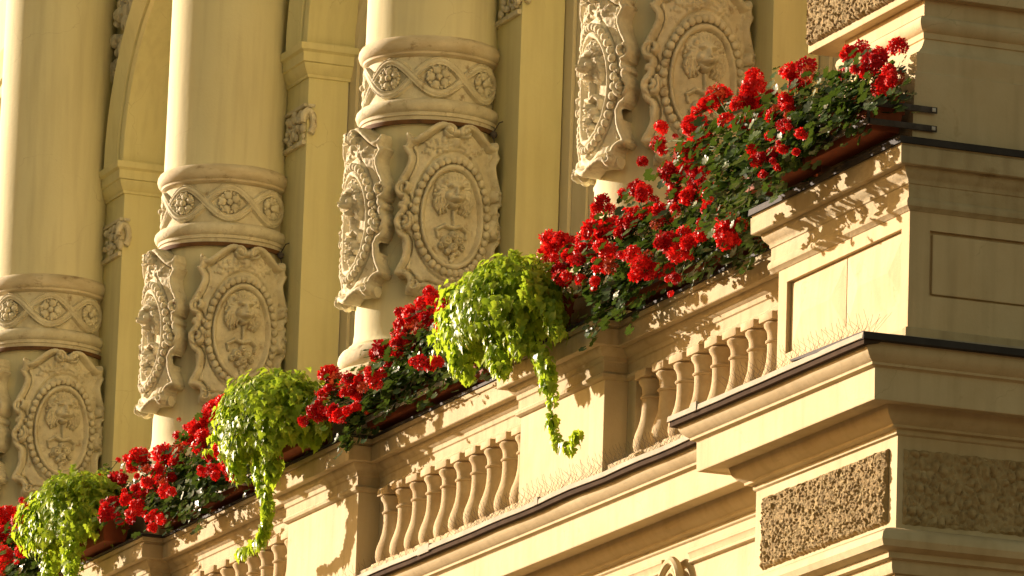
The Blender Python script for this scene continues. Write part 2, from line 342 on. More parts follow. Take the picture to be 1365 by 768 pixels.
# upper wall with base mouldings
UP = [(-.6, -.70), (-.006, -.70), (-.010, -.60), (-.022, -.40), (-.024, -.365), (-.034, -.360), (-.036, -.340), (-.030, -.300), (-.032, -.272), (-.050, -.262), (-.075, -.235), (-.094, -.200), (-.097, -.190), (-.090, -.186), (-.088, -.160),
      (-.078, -.154), (-.066, -.140), (-.060, -.118), (-.064, -.100), (-.074, -.088), (-.092, -.084), (-.092, 2.4), (-.6, 2.4)]
up = [(7.24, 1.2), (7.24, -.80), (8.29, -.80), (8.29, 4.4)]
uw = part('corner_wall', MB().sweep(UP, up), M['cream_pale'], bld)
qb = part('rusticated_block', MB().box(7.03, 8.248, -.762, 4.3, -.006, 1.2, .008), M['cream_pale'], bld)
q1 = link('roughcast_panel', rough_panel('roughcast_block_panel', 1.10, .60, .018, 72, M['rough'], 3.1), qb, (7.045, -.764, .028))
q1['label'] = 'upper rough panel at the top edge of the corner block'

# facade wall behind the columns -----------------------------------------
for i in range(-3, 2):
    x = i*BAY
    pr = part('pier', MB().box(x-.61, x+.61, .30, .56, -.70, 2.235, .006), M['ochre'], bld)
    imp = [(-.1, 2.215), (.012, 2.218), (.014, 2.235), (.024, 2.245), (.040, 2.268), (.048, 2.290), (.048, 2.300), (.060, 2.306), (.062, 2.362), (.068, 2.368), (.082, 2.376), (.085, 2.392), (.085, 2.416), (-.1, 2.424)]
    part('impost', MB().sweep(imp[::-1], [(x-.61, .74), (x-.61, .30), (x+.61, .30), (x+.61, .74)]), M['ochre'], pr)
    # carved capital frieze under the impost
    cb = MB(); cb.box(x-.60, x+.60, .276, .32, 1.80, 1.83, .006); cb.box(x-.60, x+.60, .280, .32, 2.035, 2.06, .006)
    for s in (-1, 1):
        for k in range(46):
            px = x+s*(.30+.31*rng.random()); pz = 1.85+.17*rng.random()
            cb.sphere((px, .295-.012*rng.random(), pz), .010+.018*rng.random(), 7, 5, (1.2, .9, .8+.6*rng.random()))
        sx = x+s*.63                                        # scroll that turns the corner
        cb.tube([(sx+s*.0, .30+.035*math.sin(t), 1.93+.075*math.cos(t)) for t in np.linspace(-1.6, 2.6, 14)], .022, 7)
        cb.tube([(x+s*.60, .31, 2.03), (x+s*.645, .30, 2.035), (x+s*.66, .33, 2.03)], .012, 6)
    part('carved_frieze', recalc(cb), M['stone'], pr)
# spandrel wall with round arches; one archivolt per bay
def arc(cx, cz, r, n=40, a0=0.0, a1=math.pi): return [(cx+r*math.cos(a0+(a1-a0)*k/n), cz+r*math.sin(a0+(a1-a0)*k/n)) for k in range(n+1)]
ZS = 2.424; TOP = 5.2
for i in range(-3, 2):
    cx = (i+.5)*BAY if i < 1 else 1.5*BAY
    if i == 1: cx = 1.5*BAY
    x0, x1 = cx-BAY/2, cx+BAY/2
    A = arc(cx, ZS, 1.165)
    V = []; F = []
    ring = [(x1, ZS)]+A+[(x0, ZS)]
    top = [(x1, TOP)]+[(x1+(x0-x1)*(k/(len(A)-1)), TOP) for k in range(len(A))]+[(x0, TOP)]
    for y in (.33, .62):
        for p in ring: V.append((p[0], y, p[1]))
        for p in top: V.append((p[0], y, p[1]))
    n = len(ring)
    for k in range(n-1):
        F.append((k, k+1, n+k+1, n+k)); F.append((2*n+k, 3*n+k, 3*n+k+1, 2*n+k+1)); F.append((k, 2*n+k, 2*n+k+1, k+1))
    part('spandrel_wall', MB().add(V, F), M['ochre'], bld, smooth=30)
    av = MB(); pf = [(1.150, .60), (1.150, .275), (1.165, .268), (1.215, .268), (1.222, .285), (1.245, .285), (1.255, .262), (1.30, .255), (1.35, .235), (1.395, .222), (1.405, .232), (1.405, .34)]
    n = 48; k = len(pf); V = []; F = []
    for a in range(n+1):
        t = math.pi*a/n
        for r, y in pf: V.append((cx+r*math.cos(t), y, ZS+r*math.sin(t)))
    for a in range(n):
        for j in range(k-1): F.append((a*k+j, a*k+j+1, (a+1)*k+j+1, (a+1)*k+j))
    part('archivolt', recalc(MB().add(V, F)), M['ochre'], bld)
    # carved leaves in the spandrels
    cb = MB()
    for s in (-1, 1):
        for q in range(70):
            t = rng.uniform(.15, .95); rr = 1.47+rng.random()*.30*(.4+t); px = cx+s*rr*math.cos(t*.9+.15); pz = ZS+.25+rr*math.sin(t*.9+.15)*.9
            if abs(px-cx) > BAY/2+.05: px = cx+s*(BAY/2-.02)
            cb.sphere((px, .32-.03*rng.random(), pz), .02+.03*rng.random(), 7, 5, (rng.uniform(.7, 1.5), 1, rng.uniform(.7, 1.6)))
    part('spandrel_carving', cb, M['stone'], bld, kind='stuff')
    # window behind the arch
    wf = MB(); y0, y1 = .575, .66
    for sg in (-1, 1):
        def bx(u0, u1, ya, yb, za, zb): wf.box(min(cx+sg*u0, cx+sg*u1), max(cx+sg*u0, cx+sg*u1), ya, yb, za, zb, .006)
        bx(1.05, 1.19, .565, y1, -.70, 2.36); bx(.83, 1.045, .585, y1, -.70, 2.352); bx(.60, .825, .600, y1, -.70, 2.348); bx(0.0, .05, .60, y1, -.70, 2.34)
    wf.box(cx-.60, cx+.60, y0+.02, y1, 2.24, 2.345, .006); wf.box(cx-.60, cx+.60, y0+.02, y1, .38, .46, .006)
    ao = [(cx+1.15*math.cos(t), .63, 2.38+1.12*math.sin(t)) for t in np.linspace(0, math.pi, 40)]
    wf.tube(ao, .05, 8); wf.tube([(cx-1.1, .63, 2.40), (cx+1.1, .63, 2.40)], .045, 8); wf.tube([(cx, .63, 2.40), (cx, .63, 3.5)], .03, 8)
    wnd = part('window', wf, M['frame'], bld)
    part('pane', MB().box(cx-1.2, cx+1.2, .655, .665, -.7, 3.55, 0), M['glass'], wnd, smooth=0)
part('entablature', MB().box(-16, 8.2, -.5, 1.0, 5.2, 6.0, .01), M['cream'], bld)
part('balcony_floor', MB().box(-16, 6.86, -.53, .30, -1.80, -1.701, .004), M['cream_dirty'], bld)
part('window_breast', MB().box(-16, 7.2, .301, 1.0, -1.80, -.701, .004), M['ochre'], bld)

# ------------------------------------------------------------------ balustrades between the pedestals
bal_prof = [(.058, -1.042), (.070, -1.046), (.078, -1.056), (.076, -1.068), (.066, -1.082), (.060, -1.098), (.058, -1.120), (.059, -1.132), (.066, -1.135), (.069, -1.141), (.066, -1.147), (.059, -1.150),
            (.058, -1.18), (.060, -1.22), (.065, -1.255), (.075, -1.29), (.088, -1.325), (.096, -1.355), (.098, -1.385), (.092, -1.41), (.08, -1.425)]
bmb = MB().lathe(bal_prof, 20); bmb.box(-.078, .078, -.078, .078, -1.044, -1.004, .006); bmb.box(-.092, .092, -.092, .092, -1.445, -1.418, .006)
bal_me = recalc(bmb).mesh('baluster', M['baluster'])
BL = {1: 'balustrade nearest the corner block, partly hidden by the stepped cornice', 0: 'middle balustrade with a full row of exposed balusters below red geraniums',
      -1: 'lower left balustrade whose balusters show beside the trailing vine', -2: 'farthest balustrade almost hidden at the lower left corner'}
for i in (1, 0, -1, -2):
    a = i*BAY+.57; b = (i+1)*BAY-.57 if i < 1 else 6.86
    t = thing('balustrade', BL[i], 'balustrade', ((a+b)/2, -.42, -1.7), 'balustrades between the pedestals'); L0 = Vector(t.location)
    def sub(name, mb, m, kind=None):
        me = mb.mesh(name, m); me.transform(Matrix.Translation(-L0)); o = link(name, me, t); w_ = o.modifiers.new('weighted_normal', 'WEIGHTED_NORMAL'); w_.keep_sharp = True; return o
    rl = [(q[0], q[1]) for q in SLAB]; rl[0] = (-.22, -.700); rl[-1] = (-.22, -1.006)
    sub('handrail', MB().sweep(rl, [(a+.001, -.42), (b-.001, -.42)]), M['cream_dirty'])
    sub('flashing', recalc(MB().sweep([(-.22, -.690)]+CAPM[1:-1]+[(-.22, -.707)], [(a+.001, -.42), (b-.001, -.42)], sub=.3, jit=.003)), M['roofing'])
    sub('plinth', MB().box(a, b, -.53, -.30, -1.70, -1.443, .005), M['cream_dirty'])
    for xx in (a+.055, b-.055): sub('respond', MB().box(xx-.055, xx+.055, -.425, -.30, -1.445, -1.005, .004), M['cream_dirty'])
    n = 10; x = b-.11-.10-.02; k = 0
    while x > a+.19 and k < 12:
        link('baluster', bal_me, t, Vector((x, -.405, 0))-L0, (0, 0, rng.uniform(-.05, .05))); x -= .221; k += 1

# ------------------------------------------------------------------ columns with carved cartouches
R0 = 0.385
def cyl(u, v, h, r0=R0): a = .93*u/(r0+.05); return ((r0+h)*math.cos(a), (r0+h)*math.sin(a), v)
half = [(0, .462), (-.030, .470), (-.055, .500), (-.10, .503), (-.147, .475), (-.20, .43), (-.247, .400), (-.268, .418), (-.284, .445), (-.296, .40), (-.285, .365), (-.318, .358), (-.292, .32), (-.272, .285), (-.29, .23), (-.325, .17),
        (-.342, .11), (-.335, .062), (-.295, .047), (-.325, .036), (-.330, .004), (-.305, -.006), (-.338, -.03), (-.346, -.09), (-.328, -.155), (-.283, -.185), (-.285, -.24), (-.30, -.30), (-.338, -.36), (-.328, -.385),
        (-.28, -.385), (-.252, -.415), (-.262, -.455), (-.235, -.492), (-.195, -.480), (-.17, -.455), (-.10, -.468), (-.05, -.49), (0, -.505)]
def spiral(c, r, turns, a0, sgn, n=40): return [(c[0]+sgn*r*(1-.80*k/n)*math.cos(a0+turns*2*math.pi*k/n), c[1]+r*(1-.80*k/n)*math.sin(a0+turns*2*math.pi*k/n)) for k in range(n+1)]
def smooth_poly(p, it=2, closed=True):
    for _ in range(it):
        q = []
        for a, b in zip(p, p[1:]+p[:1]): q += [(a[0]*.75+b[0]*.25, a[1]*.75+b[1]*.25), (a[0]*.25+b[0]*.75, a[1]*.25+b[1]*.75)]
        p = q
    return p
outl = smooth_poly(half+[(-x, y) for x, y in half[-2:0:-1]], 1)
ST = .0046
def grid(u0, u1, v0, v1, st=ST):
    us = np.arange(u0, u1+st/2, st); vs = np.arange(v0, v1+st/2, st); U, V = np.meshgrid(us, vs); return U, V
def segdist(U, V, pts, closed=False):
    D = np.full(U.shape, 9.0); P = pts+pts[:1] if closed else pts
    for a, b in zip(P, P[1:]):
        dx, dy = b[0]-a[0], b[1]-a[1]; L2 = dx*dx+dy*dy+1e-12
        t = np.clip(((U-a[0])*dx+(V-a[1])*dy)/L2, 0, 1); D = np.minimum(D, np.hypot(U-a[0]-t*dx, V-a[1]-t*dy))
    return D
def inside(U, V, poly):
    I = np.zeros(U.shape, bool)
    for a, b in zip(poly, poly[1:]+poly[:1]):
        c = ((a[1] > V) != (b[1] > V)); x = (b[0]-a[0])*(V-a[1])/((b[1]-a[1]) if b[1] != a[1] else 1e-9)+a[0]; I ^= c & (U < x)
    return I
def tubeh(D, r): return np.sqrt(np.maximum(0, 1-(D/r)**2))
def ball(U, V, c, rx, ry=None):
    ry = ry or rx; return np.sqrt(np.maximum(0, 1-((U-c[0])/rx)**2-((V-c[1])/ry)**2))
def vnoise(U, V, f, seed=0.0):
    out = np.zeros(U.shape)
    for i in np.ndindex(U.shape): out[i] = noise.noise(Vector((U[i]*f, V[i]*f, seed)))
    return out
def hf_mesh(name, U, V, H, keep, m, r0=R0, ang=None, smooth=50):
    idx = -np.ones(U.shape, int); vs = []; fs = []; ny, nx = U.shape
    Kc = keep[:-1, :-1] | keep[1:, :-1] | keep[:-1, 1:] | keep[1:, 1:]
    for j in range(ny-1):
        for i in range(nx-1):
            if Kc[j, i]:
                q = []
                for jj, ii in ((j, i), (j, i+1), (j+1, i+1), (j+1, i)):
                    if idx[jj, ii] < 0:
                        idx[jj, ii] = len(vs); vs.append(cyl(U[jj, ii], V[jj, ii], H[jj, ii], r0))
                    q.append(int(idx[jj, ii]))
                fs.append(tuple(q))
    return MB().add(vs, fs).mesh(name, m, smooth)
OC = -.036; OA, OB = .187, .285
# plate, border roll, scrolls, oval rim
U, V = grid(-.37, .37, -.53, .53)
D = segdist(U, V, outl, True); I = inside(U, V, outl); SDm = np.where(I, D, -D)
nz = vnoise(U, V, 38, 2.0)
H = np.where(I, .066*np.clip(SDm/.006, 0, 1)**.5, -.03)
H = np.maximum(H, np.where(I, .066+.034*tubeh(SDm-.018, .019), -.03))
E1 = (np.hypot((U)/OA, (V-OC)/OB)-1)*.21
H = np.where(E1 < -.004, np.minimum(H, .052)-.012*np.clip(-E1/.05, 0, 1), H)
H = np.maximum(H, np.where(abs(E1) < .014, .060+.024*tubeh(E1, .013), -.03))
for s in (-1, 1):
    for c, r, tn, a0, tr in (((.293, -.075), .052, 1.5, 2.2, .017), ((.292, .115), .044, 1.3, -1.6, .016), ((.048, .447), .036, 1.4, 1.2, .014), ((.222, -.445), .030, 1.2, 1.4, .013)):
        d = segdist(U, V, spiral((s*c[0], c[1]), r, tn, a0, s)); H = np.maximum(H, np.where(d < tr, .072+.042*tubeh(d, tr), -.03))
    # strap block, acanthus side leaves, lower volutes
    d = segdist(U, V, [(s*.30, .022), (s*.245, .018)]); H = np.maximum(H, np.where(d < .018, .06+.034*tubeh(d, .018), -.03))
    d = segdist(U, V, [(s*.265, .40), (s*.245, .32), (s*.24, .26), (s*.275, .19)]); H = np.maximum(H, np.where(d < .022, .062+.026*tubeh(d, .022), -.03))
    d = segdist(U, V, [(s*.285, -.20), (s*.262, -.28), (s*.27, -.34), (s*.31, -.37)]); H = np.maximum(H, np.where(d < .02, .06+.026*tubeh(d, .02), -.03))
    d = segdist(U, V, [(s*.25, -.40), (s*.20, -.385), (s*.17, -.42), (s*.10, -.44)]); H = np.maximum(H, np.where(d < .014, .06+.016*tubeh(d, .014), -.03))
    # swags of the net over the oval
    for q in range(26):
        cu, cv = s*rng.uniform(.03, .20), rng.uniform(.315, .415)
        if math.hypot(cu/.245, (cv-OC)/.345) > 1.02 and cv < .44-abs(cu)*.35:
            rr = rng.uniform(.010, .019); H = np.maximum(H, np.where(ball(U, V, (cu, cv), rr) > 0, .058+.022*ball(U, V, (cu, cv), rr), -.03))
    d = segdist(U, V, [(s*x, .335+.9*(x-.10)**2*4+.02) for x in np.linspace(.0, .20, 10)]); H = np.maximum(H, np.where(d < .010, .06+.018*tubeh(d, .010), -.03))
H = np.maximum(H, np.where(ball(U, V, (0, -.395), .024) > 0, .06+.022*ball(U, V, (0, -.395), .024), -.03))
H = np.maximum(H, np.where(ball(U, V, (0, .395), .03, .04) > 0, .06+.03*ball(U, V, (0, .395), .03, .04), -.03))
H = H-np.where(I, .024*np.exp(-((SDm-.043)/.006)**2)*(E1 > .075), 0)-.018*np.exp(-((E1-.021)/.005)**2)-.016*np.exp(-((E1-.066)/.006)**2)*I
H = H+np.where(H > .03, nz*.0030, 0)
cart_me = hf_mesh('cartouche', U, V, H, I | (D < .005), M['stone'])
# raised volute rolls hanging at the foot
def roll_at(mb, u, v, r, l):
    a = .93*u/(R0+.05); n = Vector((math.cos(a), math.sin(a), 0)); t = Vector((-math.sin(a), math.cos(a), 0)); c = n*(R0+.045)+Vector((0, 0, v))
    mb.tube([c-t*l+n*.0, c+t*l], r, 12)
# lion head relief: radial mane locks, brow, muzzle
UL, VL = grid(-.165, .165, -.10, .235, .0042)
U_, V_ = UL, VL
def up_(H, c, rx, ry, h, base=.03): b = ball(U_, V_, c, rx, ry); return np.maximum(H, np.where(b > 0, base+(h-base)*b, 0))
def lock(H, pts, r, h0, h1):
    n = len(pts)-1
    for k in range(n):
        d = segdist(U_, V_, [pts[k], pts[k+1]]); h = h0+(h1-h0)*(k+.5)/n; rr = r*(1-.35*k/n)
        H = np.maximum(H, np.where(d < rr, .03+(h-.03)*tubeh(d, rr), 0))
    return H
HL = np.zeros(UL.shape)
for s in (-1, 1):
    HL = up_(HL, (s*.082, .060), .042, .085, .074); HL = up_(HL, (s*.070, .150), .050, .055, .078)
HL = up_(HL, (0, .185), .075, .040, .080)
for k in range(17):                                         # crown of curls
    a = R_(-20+220*k/16); c, s = math.cos(a), math.sin(a); w_ = .35*(1 if k % 2 else -1)
    HL = lock(HL, [(.055*c, .100+.062*s), (.088*c, .098+.092*s), (.108*math.cos(a+w_*.35), .096+.114*math.sin(a+w_*.35)), (.118*math.cos(a+w_*.8), .096+.122*math.sin(a+w_*.8))], .0165, .094, .064)
for s in (-1, 1):                                           # long side locks
    for q, (x0_, x1_, zz) in enumerate(((.060, .066, -.012), (.072, .090, -.020), (.086, .108, .000), (.094, .124, .030), (.050, .046, -.004))):
        HL = lock(HL, [(s*x0_, .120-.01*q), (s*(x0_+.010), .080), (s*(x1_-.010), .040), (s*(x1_+.004*(-1)**q), (zz+.02)), (s*(x1_-.006), zz)], .0135, .094, .066)
HL = up_(HL, (0, .100), .066, .080, .112); HL = up_(HL, (0, .135), .056, .040, .116)
for s in (-1, 1):
    HL = up_(HL, (s*.027, .134), .030, .018, .122); HL = up_(HL, (s*.038, .080), .032, .034, .118); HL = up_(HL, (s*.064, .160), .020, .020, .104)
HL = up_(HL, (0, .098), .020, .056, .136); HL = up_(HL, (0, .064), .054, .050, .134); HL = up_(HL, (0, .062), .040, .034, .148); HL = up_(HL, (0, .076), .021, .015, .158); HL = up_(HL, (0, .026), .030, .022, .112)
for s in (-1, 1): HL = HL-.022*np.exp(-(((UL-s*.030)/.011)**2+((VL-.116)/.0075)**2)); HL = HL-.014*np.exp(-(((UL-s*.010)/.006)**2+((VL-.073)/.005)**2))
HL = HL-.040*np.exp(-((UL/.034)**2+((VL-.040-6*UL**2)/.007)**2))
HL = HL+np.where(HL > .03, vnoise(UL, VL, 60, 5.)*.003, 0)
lion_me = hf_mesh('lion_head', UL, VL, HL, HL > .044, M['stone'])
# fruit bunch hanging on a ring and ribbon
UF, VF = grid(-.13, .13, -.315, .005, .0042); U_, V_ = UF, VF
HF = np.zeros(UF.shape)
HF = lock(HF, [(0, -.005), (.004, -.05), (0, -.10)], .013, .074, .070)
for s in (-1, 1): HF = lock(HF, [(0, -.10), (s*.05, -.085), (s*.098, -.112), (s*.088, -.150)], .016, .082, .062)
lr = random.Random(5)
for cu, cv, rad in ((-.036, -.175, .036), (.034, -.168, .034), (0, -.212, .030), (0, -.140, .026), (-.066, -.200, .022), (.064, -.205, .022), (-.03, -.235, .02), (.03, -.240, .02)):
    HF = up_(HF, (cu, cv), rad, rad, .108-.5*abs(cu), .045)
    HF = HF-np.where(ball(UF, VF, (cu, cv), rad*.5) > 0, .016*ball(UF, VF, (cu, cv), rad*.5), 0); HF = up_(HF, (cu, cv), rad*.30, rad*.30, .108-.5*abs(cu), .07)
for q in range(5): HF = up_(HF, (.006*(-1)**q, -.250-.012*q), .018-.002*q, .018, .080-.004*q, .04)
HF = HF+np.where(HF > .03, vnoise(UF, VF, 70, 8.)*.004, 0)
fruit_me = hf_mesh('fruit_bunch', UF, VF, HF, HF > .044, M['stone'])
# ring of beads around the oval
bd = MB(); nb = 40
for k in range(nb):
    t = 2*math.pi*(k+.5)/nb; rx = OA+.040; rz = OB+.040
    p = cyl(rx*math.cos(t), OC+rz*math.sin(t), .074); r = .0225*(1+.06*math.sin(k*3.7)); bd.sphere(p, r, 10, 7)
bead_me = bd.mesh('bead_ring', M['stone'], 180)
roll_me = []
for s in (-1, 1):
    rb = MB(); roll_at(rb, s*.215, -.462, .030, .050); roll_me.append(rb.mesh('foot_roll', M['stone']))

# guilloche band
bu = np.linspace(0, 2*math.pi, 481); bv = np.linspace(1.318, 1.562, 46); BU, BV = np.meshgrid(bu, bv)
ROS0 = R_(-14); zc = 1.440; A = .0945
def ribbon(sg):
    ph = 4*(BU-ROS0); z = zc+sg*A*np.cos(ph); slope = -sg*A*4*np.sin(ph)/.365
    d = abs(BV-z)/np.sqrt(1+slope**2); over = np.sin(ph)*sg
    t = d/.0240; hgt = np.where(t < 1, .024+.006*over*.5-.006*np.exp(-((t-.5)/.14)**2)+.003*np.exp(-(t/.2)**2), 0)
    return np.where(t < 1, hgt*np.clip((1-t)/.12, 0, 1)**.5, 0)
BH = np.maximum(ribbon(1), ribbon(-1))
V = []; F = []; ny, nx = BU.shape
for j in range(ny):
    for i in range(nx-1): V.append(((.362+BH[j, i])*math.cos(BU[j, i]), (.362+BH[j, i])*math.sin(BU[j, i]), BV[j, i]))
for j in range(ny-1):
    for i in range(nx-1):
        a = j*(nx-1)+i; b = j*(nx-1)+(i+1) % (nx-1); F.append((a, b, b+nx-1, a+nx-1))
band_me = MB().add(V, F).mesh('guilloche_band', M['stone'], 55)
ro = MB(); RS = 1.02; ro.sphere((.026, 0, 0), .0185, 10, 7)
for k in range(5):
    a = 2*math.pi*k/5+.3; c, s = math.cos(a), math.sin(a)
    ro.sphere((.008, .043*c, .043*s), .026, 10, 7, (.75, 1, 1)); ro.sphere((.014, .062*math.cos(a+.28), .062*math.sin(a+.28)), .011, 6, 5); ro.sphere((.014, .062*math.cos(a-.28), .062*math.sin(a-.28)), .011, 6, 5); ro.sphere((.010, .058*math.cos(a+.63), .058*math.sin(a+.63)), .011, 6, 5)
ro.v = [(x, y*RS, z*RS) for x, y, z in ro.v]
rose_me = ro.mesh('rosette', M['stone'], 180)
shaft_me = recalc(MB().lathe([(.385, 1.66), (.378, 1.70), (.375, 2.2), (.372, 3.6), (.350, 5.19)], 96)).mesh('shaft', M['shaft'])
colu_me = recalc(MB().lathe([(.36, 1.682), (.378, 1.681), (.386, 1.676), (.404, 1.664), (.414, 1.645), (.416, 1.625), (.410, 1.605), (.398, 1.591), (.390, 1.587), (.389, 1.574), (.378, 1.566), (.362, 1.560), (.34, 1.56)], 96)).mesh('upper_collar', M['collar'])
coll_me = recalc(MB().lathe([(.34, 1.321), (.362, 1.320), (.378, 1.316), (.400, 1.306), (.416, 1.288), (.420, 1.270), (.413, 1.250), (.401, 1.238), (.396, 1.236), (.396, 1.216), (.388, 1.212), (.386, 1.190), (.34, 1.19)], 96)).mesh('lower_collar', M['stone'])
ring_me = recalc(MB().lathe([(.37, 1.189), (.402, 1.188), (.404, 1.180), (.402, 1.164), (.396, 1.163), (.37, 1.170)], 96)).mesh('metal_ring', M['rust'])
drum_me = recalc(MB().lathe([(.34, 1.188), (.375, 1.187), (.378, .4), (.380, .02), (.386, -.03), (.400, -.055), (.412, -.062), (.412, -.076), (.40, -.08)], 96)).mesh('drum', M['shaft'])
base_me = recalc(MB().lathe([(.38, -.078), (.425, -.080), (.448, -.092), (.463, -.115), (.468, -.142), (.462, -.168), (.446, -.186), (.43, -.190), (.43, -.205), (.47, -.208), (.485, -.225), (.485, -.25), (.3, -.25)], 96)).mesh('base', M['stone'])
pl_me = MB().box(-.49, .49, -.49, .49, -.702, -.249, .008).mesh('plinth', M['cream_dirty'])
CL = {1: 'carved column right of centre, cut off at the top edge and nearest the corner block', 0: 'large carved column in the middle with full collar band and lamp hook',
      -1: 'second carved column from the left, with both its lion cartouches in view', -2: 'leftmost carved column, cut by the left edge of the photo'}
for i in (1, 0, -1, -2):
    t = thing('column', CL[i], 'column', (i*BAY, 0, 0), 'engaged columns along the facade')
    for n, me in (('shaft', shaft_me), ('upper_collar', colu_me), ('guilloche_band', band_me), ('lower_collar', coll_me), ('metal_ring', ring_me), ('drum', drum_me), ('base', base_me), ('plinth', pl_me)): link(n, me, t)
    for k in range(8):
        a = ROS0+k*math.pi/4
        if math.sin(a) > .95: continue
        link('rosette', rose_me, t, (.362*math.cos(a), .362*math.sin(a), zc), (rng.uniform(-.3, .3), 0, a))
    for a in (0, -90, 180):
        c = link('cartouche', cart_me, t, (0, 0, .628+.036), (0, 0, R_(a+rng.uniform(-.8, .8))))
        link('bead_ring', bead_me, c)['kind'] = 'stuff'
        link('lion_head', lion_me, c); link('fruit_bunch', fruit_me, c); [link('foot_roll', q, c) for q in roll_me]
    if i in (0, -1):
        a = R_(38); p = Vector((.405*math.cos(a), .405*math.sin(a), 1.17))
        hk = MB(); hk.sphere(p+Vector((.02, .01, -.015)), .022, 10, 7); hk.tube([p+Vector((.02, .01, -.03)), p+Vector((.03, .015, -.07)), p+Vector((.015, .02, -.095))], .004, 6)
        hk.tube([p+Vector((.02, .01, 0)), p+Vector((.05, .03, .05)), p+Vector((.06, .09, .075))], .004, 6)
        link('lamp_hook', hk.mesh('lamp_hook', M['bracket']), t)

# ------------------------------------------------------------------ plants, boxes, brackets
def leaf_outline(kind):
    if kind == 'ger':
        n = 18; o = [(0, .12)]
        for k in range(n+1):
            a = -2.75+5.5*k/n; r = .86+.14*math.cos(7*a*2*math.pi/5.5*.9+math.pi)*.8; o.append((r*math.sin(a)*.98, .05+r*math.cos(a)*.98))
        return o, [0]*len(o)
    return [(0, .0), (.18, -.16), (.46, -.10), (.62, .12), (.52, .30), (.36, .38), (.44, .62), (.26, .66), (.16, .84), (0, 1.25), (-.16, .84), (-.26, .66), (-.44, .62), (-.36, .38), (-.52, .30), (-.62, .12), (-.46, -.10), (-.18, -.16)], None
def leaf_geo(kind, size, bend=.5, cup=.25, tw=0.0):
    """one leaf in its own frame: x across, y along to the tip, z normal; centre row kept low so that it folds on the midrib"""
    o, _ = leaf_outline(kind)
    if kind == 'ger':
        V = [(0, .0, 0)]+[(x, y, cup*(x*x+y*y)*.5+.06*math.sin(9*x+4*y)) for x, y in o[1:]]
        F = [(0, k, k+1) for k in range(1, len(V)-1)]
    else:
        f = lambda x, y: (x, y*math.cos(bend*max(0, y)*.6), cup*abs(x)*1.3-bend*max(0, y)**2*.45+tw*x*y)
        mid = [(0, .0), (0, .35), (0, .7), (0, 1.25)]; R = o[1:9]; V = [f(*p) for p in mid]; F = []
        for s in (1, -1):
            b = len(V); V += [f(s*x, y) for x, y in R]
            tri = [(0, b, b+1), (0, b+1, b+2), (0, b+2, 1), (1, b+2, b+3), (1, b+3, b+4), (1, b+4, b+5), (1, b+5, b+6), (1, b+6, 2), (2, b+6, b+7), (2, b+7, 3)]
            F += tri if s > 0 else [(c, bb, a) for a, bb, c in tri]
    return [(x*size, y*size, z*size) for x, y, z in V], F
def frame(nrm, tip):
    n = Vector(nrm).normalized(); t = Vector(tip); t = (t-n*t.dot(n))
    t = t.normalized() if t.length > 1e-4 else n.orthogonal().normalized(); x = t.cross(n)
    return Matrix((x, t, n)).transposed()
LEAVES = {k: [leaf_geo(k, 1.0, rng.uniform(.2, .9), rng.uniform(.1, .45), rng.uniform(-.5, .5)) for _ in range(5)] for k in ('ger', 'vine')}
def put_leaf(mb, kind, p, nrm, tip, size):
    V, F = rng.choice(LEAVES[kind]); m = frame(nrm, tip); mb.add([Vector(p)+m @ (Vector(v)*size) for v in V], F)
LEAF_ME = {k: [MB().add(*g).mesh('leaf', M['ger'] if k == 'ger' else M['vine'], 180) for g in LEAVES[k]] for k in LEAVES}
def leaf_obj(kind, p, nrm, tip, size, parent, org):
    o = bpy.data.objects.new('leaf', rng.choice(LEAF_ME[kind])); COL.objects.link(o); o.parent = parent
    m = frame(nrm, tip).to_4x4(); m.translation = Vector(p)-org; o.matrix_local = m @ Matrix.Scale(size, 4)
    return o

# flower heads: a ball of five-petalled florets
def flower_head(nf, r, m='red'):
    mb = MB()
    for k in range(nf):
        z = 1-1.55*(k+.5)/nf; a = 2.399963*k+rng.uniform(-.25, .25); s = math.sqrt(max(0, 1-z*z)); d = Vector((s*math.cos(a), s*math.sin(a), z))
        c = d*r*rng.uniform(.62, 1.08); nrm = (d+Vector((rng.uniform(-.5, .5), rng.uniform(-.5, .5), rng.uniform(-.4, .4)))).normalized()
        fr_ = frame(nrm, nrm.orthogonal()); pr = rng.uniform(.018, .025); t0 = rng.random()*6.28
        for q in range(5):
            t = t0+2*math.pi*q/5+rng.uniform(-.12, .12); w_ = .50
            pts = [(0, 0, 0), (pr*.72*math.cos(t-w_), pr*.72*math.sin(t-w_), pr*.22), (pr*1.1*math.cos(t-.2), pr*1.1*math.sin(t-.2), pr*rng.uniform(.1, .5)), (pr*1.1*math.cos(t+.2), pr*1.1*math.sin(t+.2), pr*rng.uniform(.1, .5)), (pr*.72*math.cos(t+w_), pr*.72*math.sin(t+w_), pr*.22)]
            mb.add([c+fr_ @ Vector(p) for p in pts], [(0, 1, 2), (0, 2, 3), (0, 3, 4)])
    return mb.mesh('flower_head', M[m], 0)
HEAD_ME = [flower_head(n, r_, m_) for n, r_, m_ in ((46, .046, 'red'), (40, .045, 'red'), (34, .046, 'red'), (42, .047, 'red'), (28, .042, 'red'), (18, .040, 'red'), (38, .046, 'crimson'), (24, .043, 'crimson'), (12, .034, 'faded'))]
HEAD_ME = HEAD_ME[:5]*2+HEAD_ME[5:]

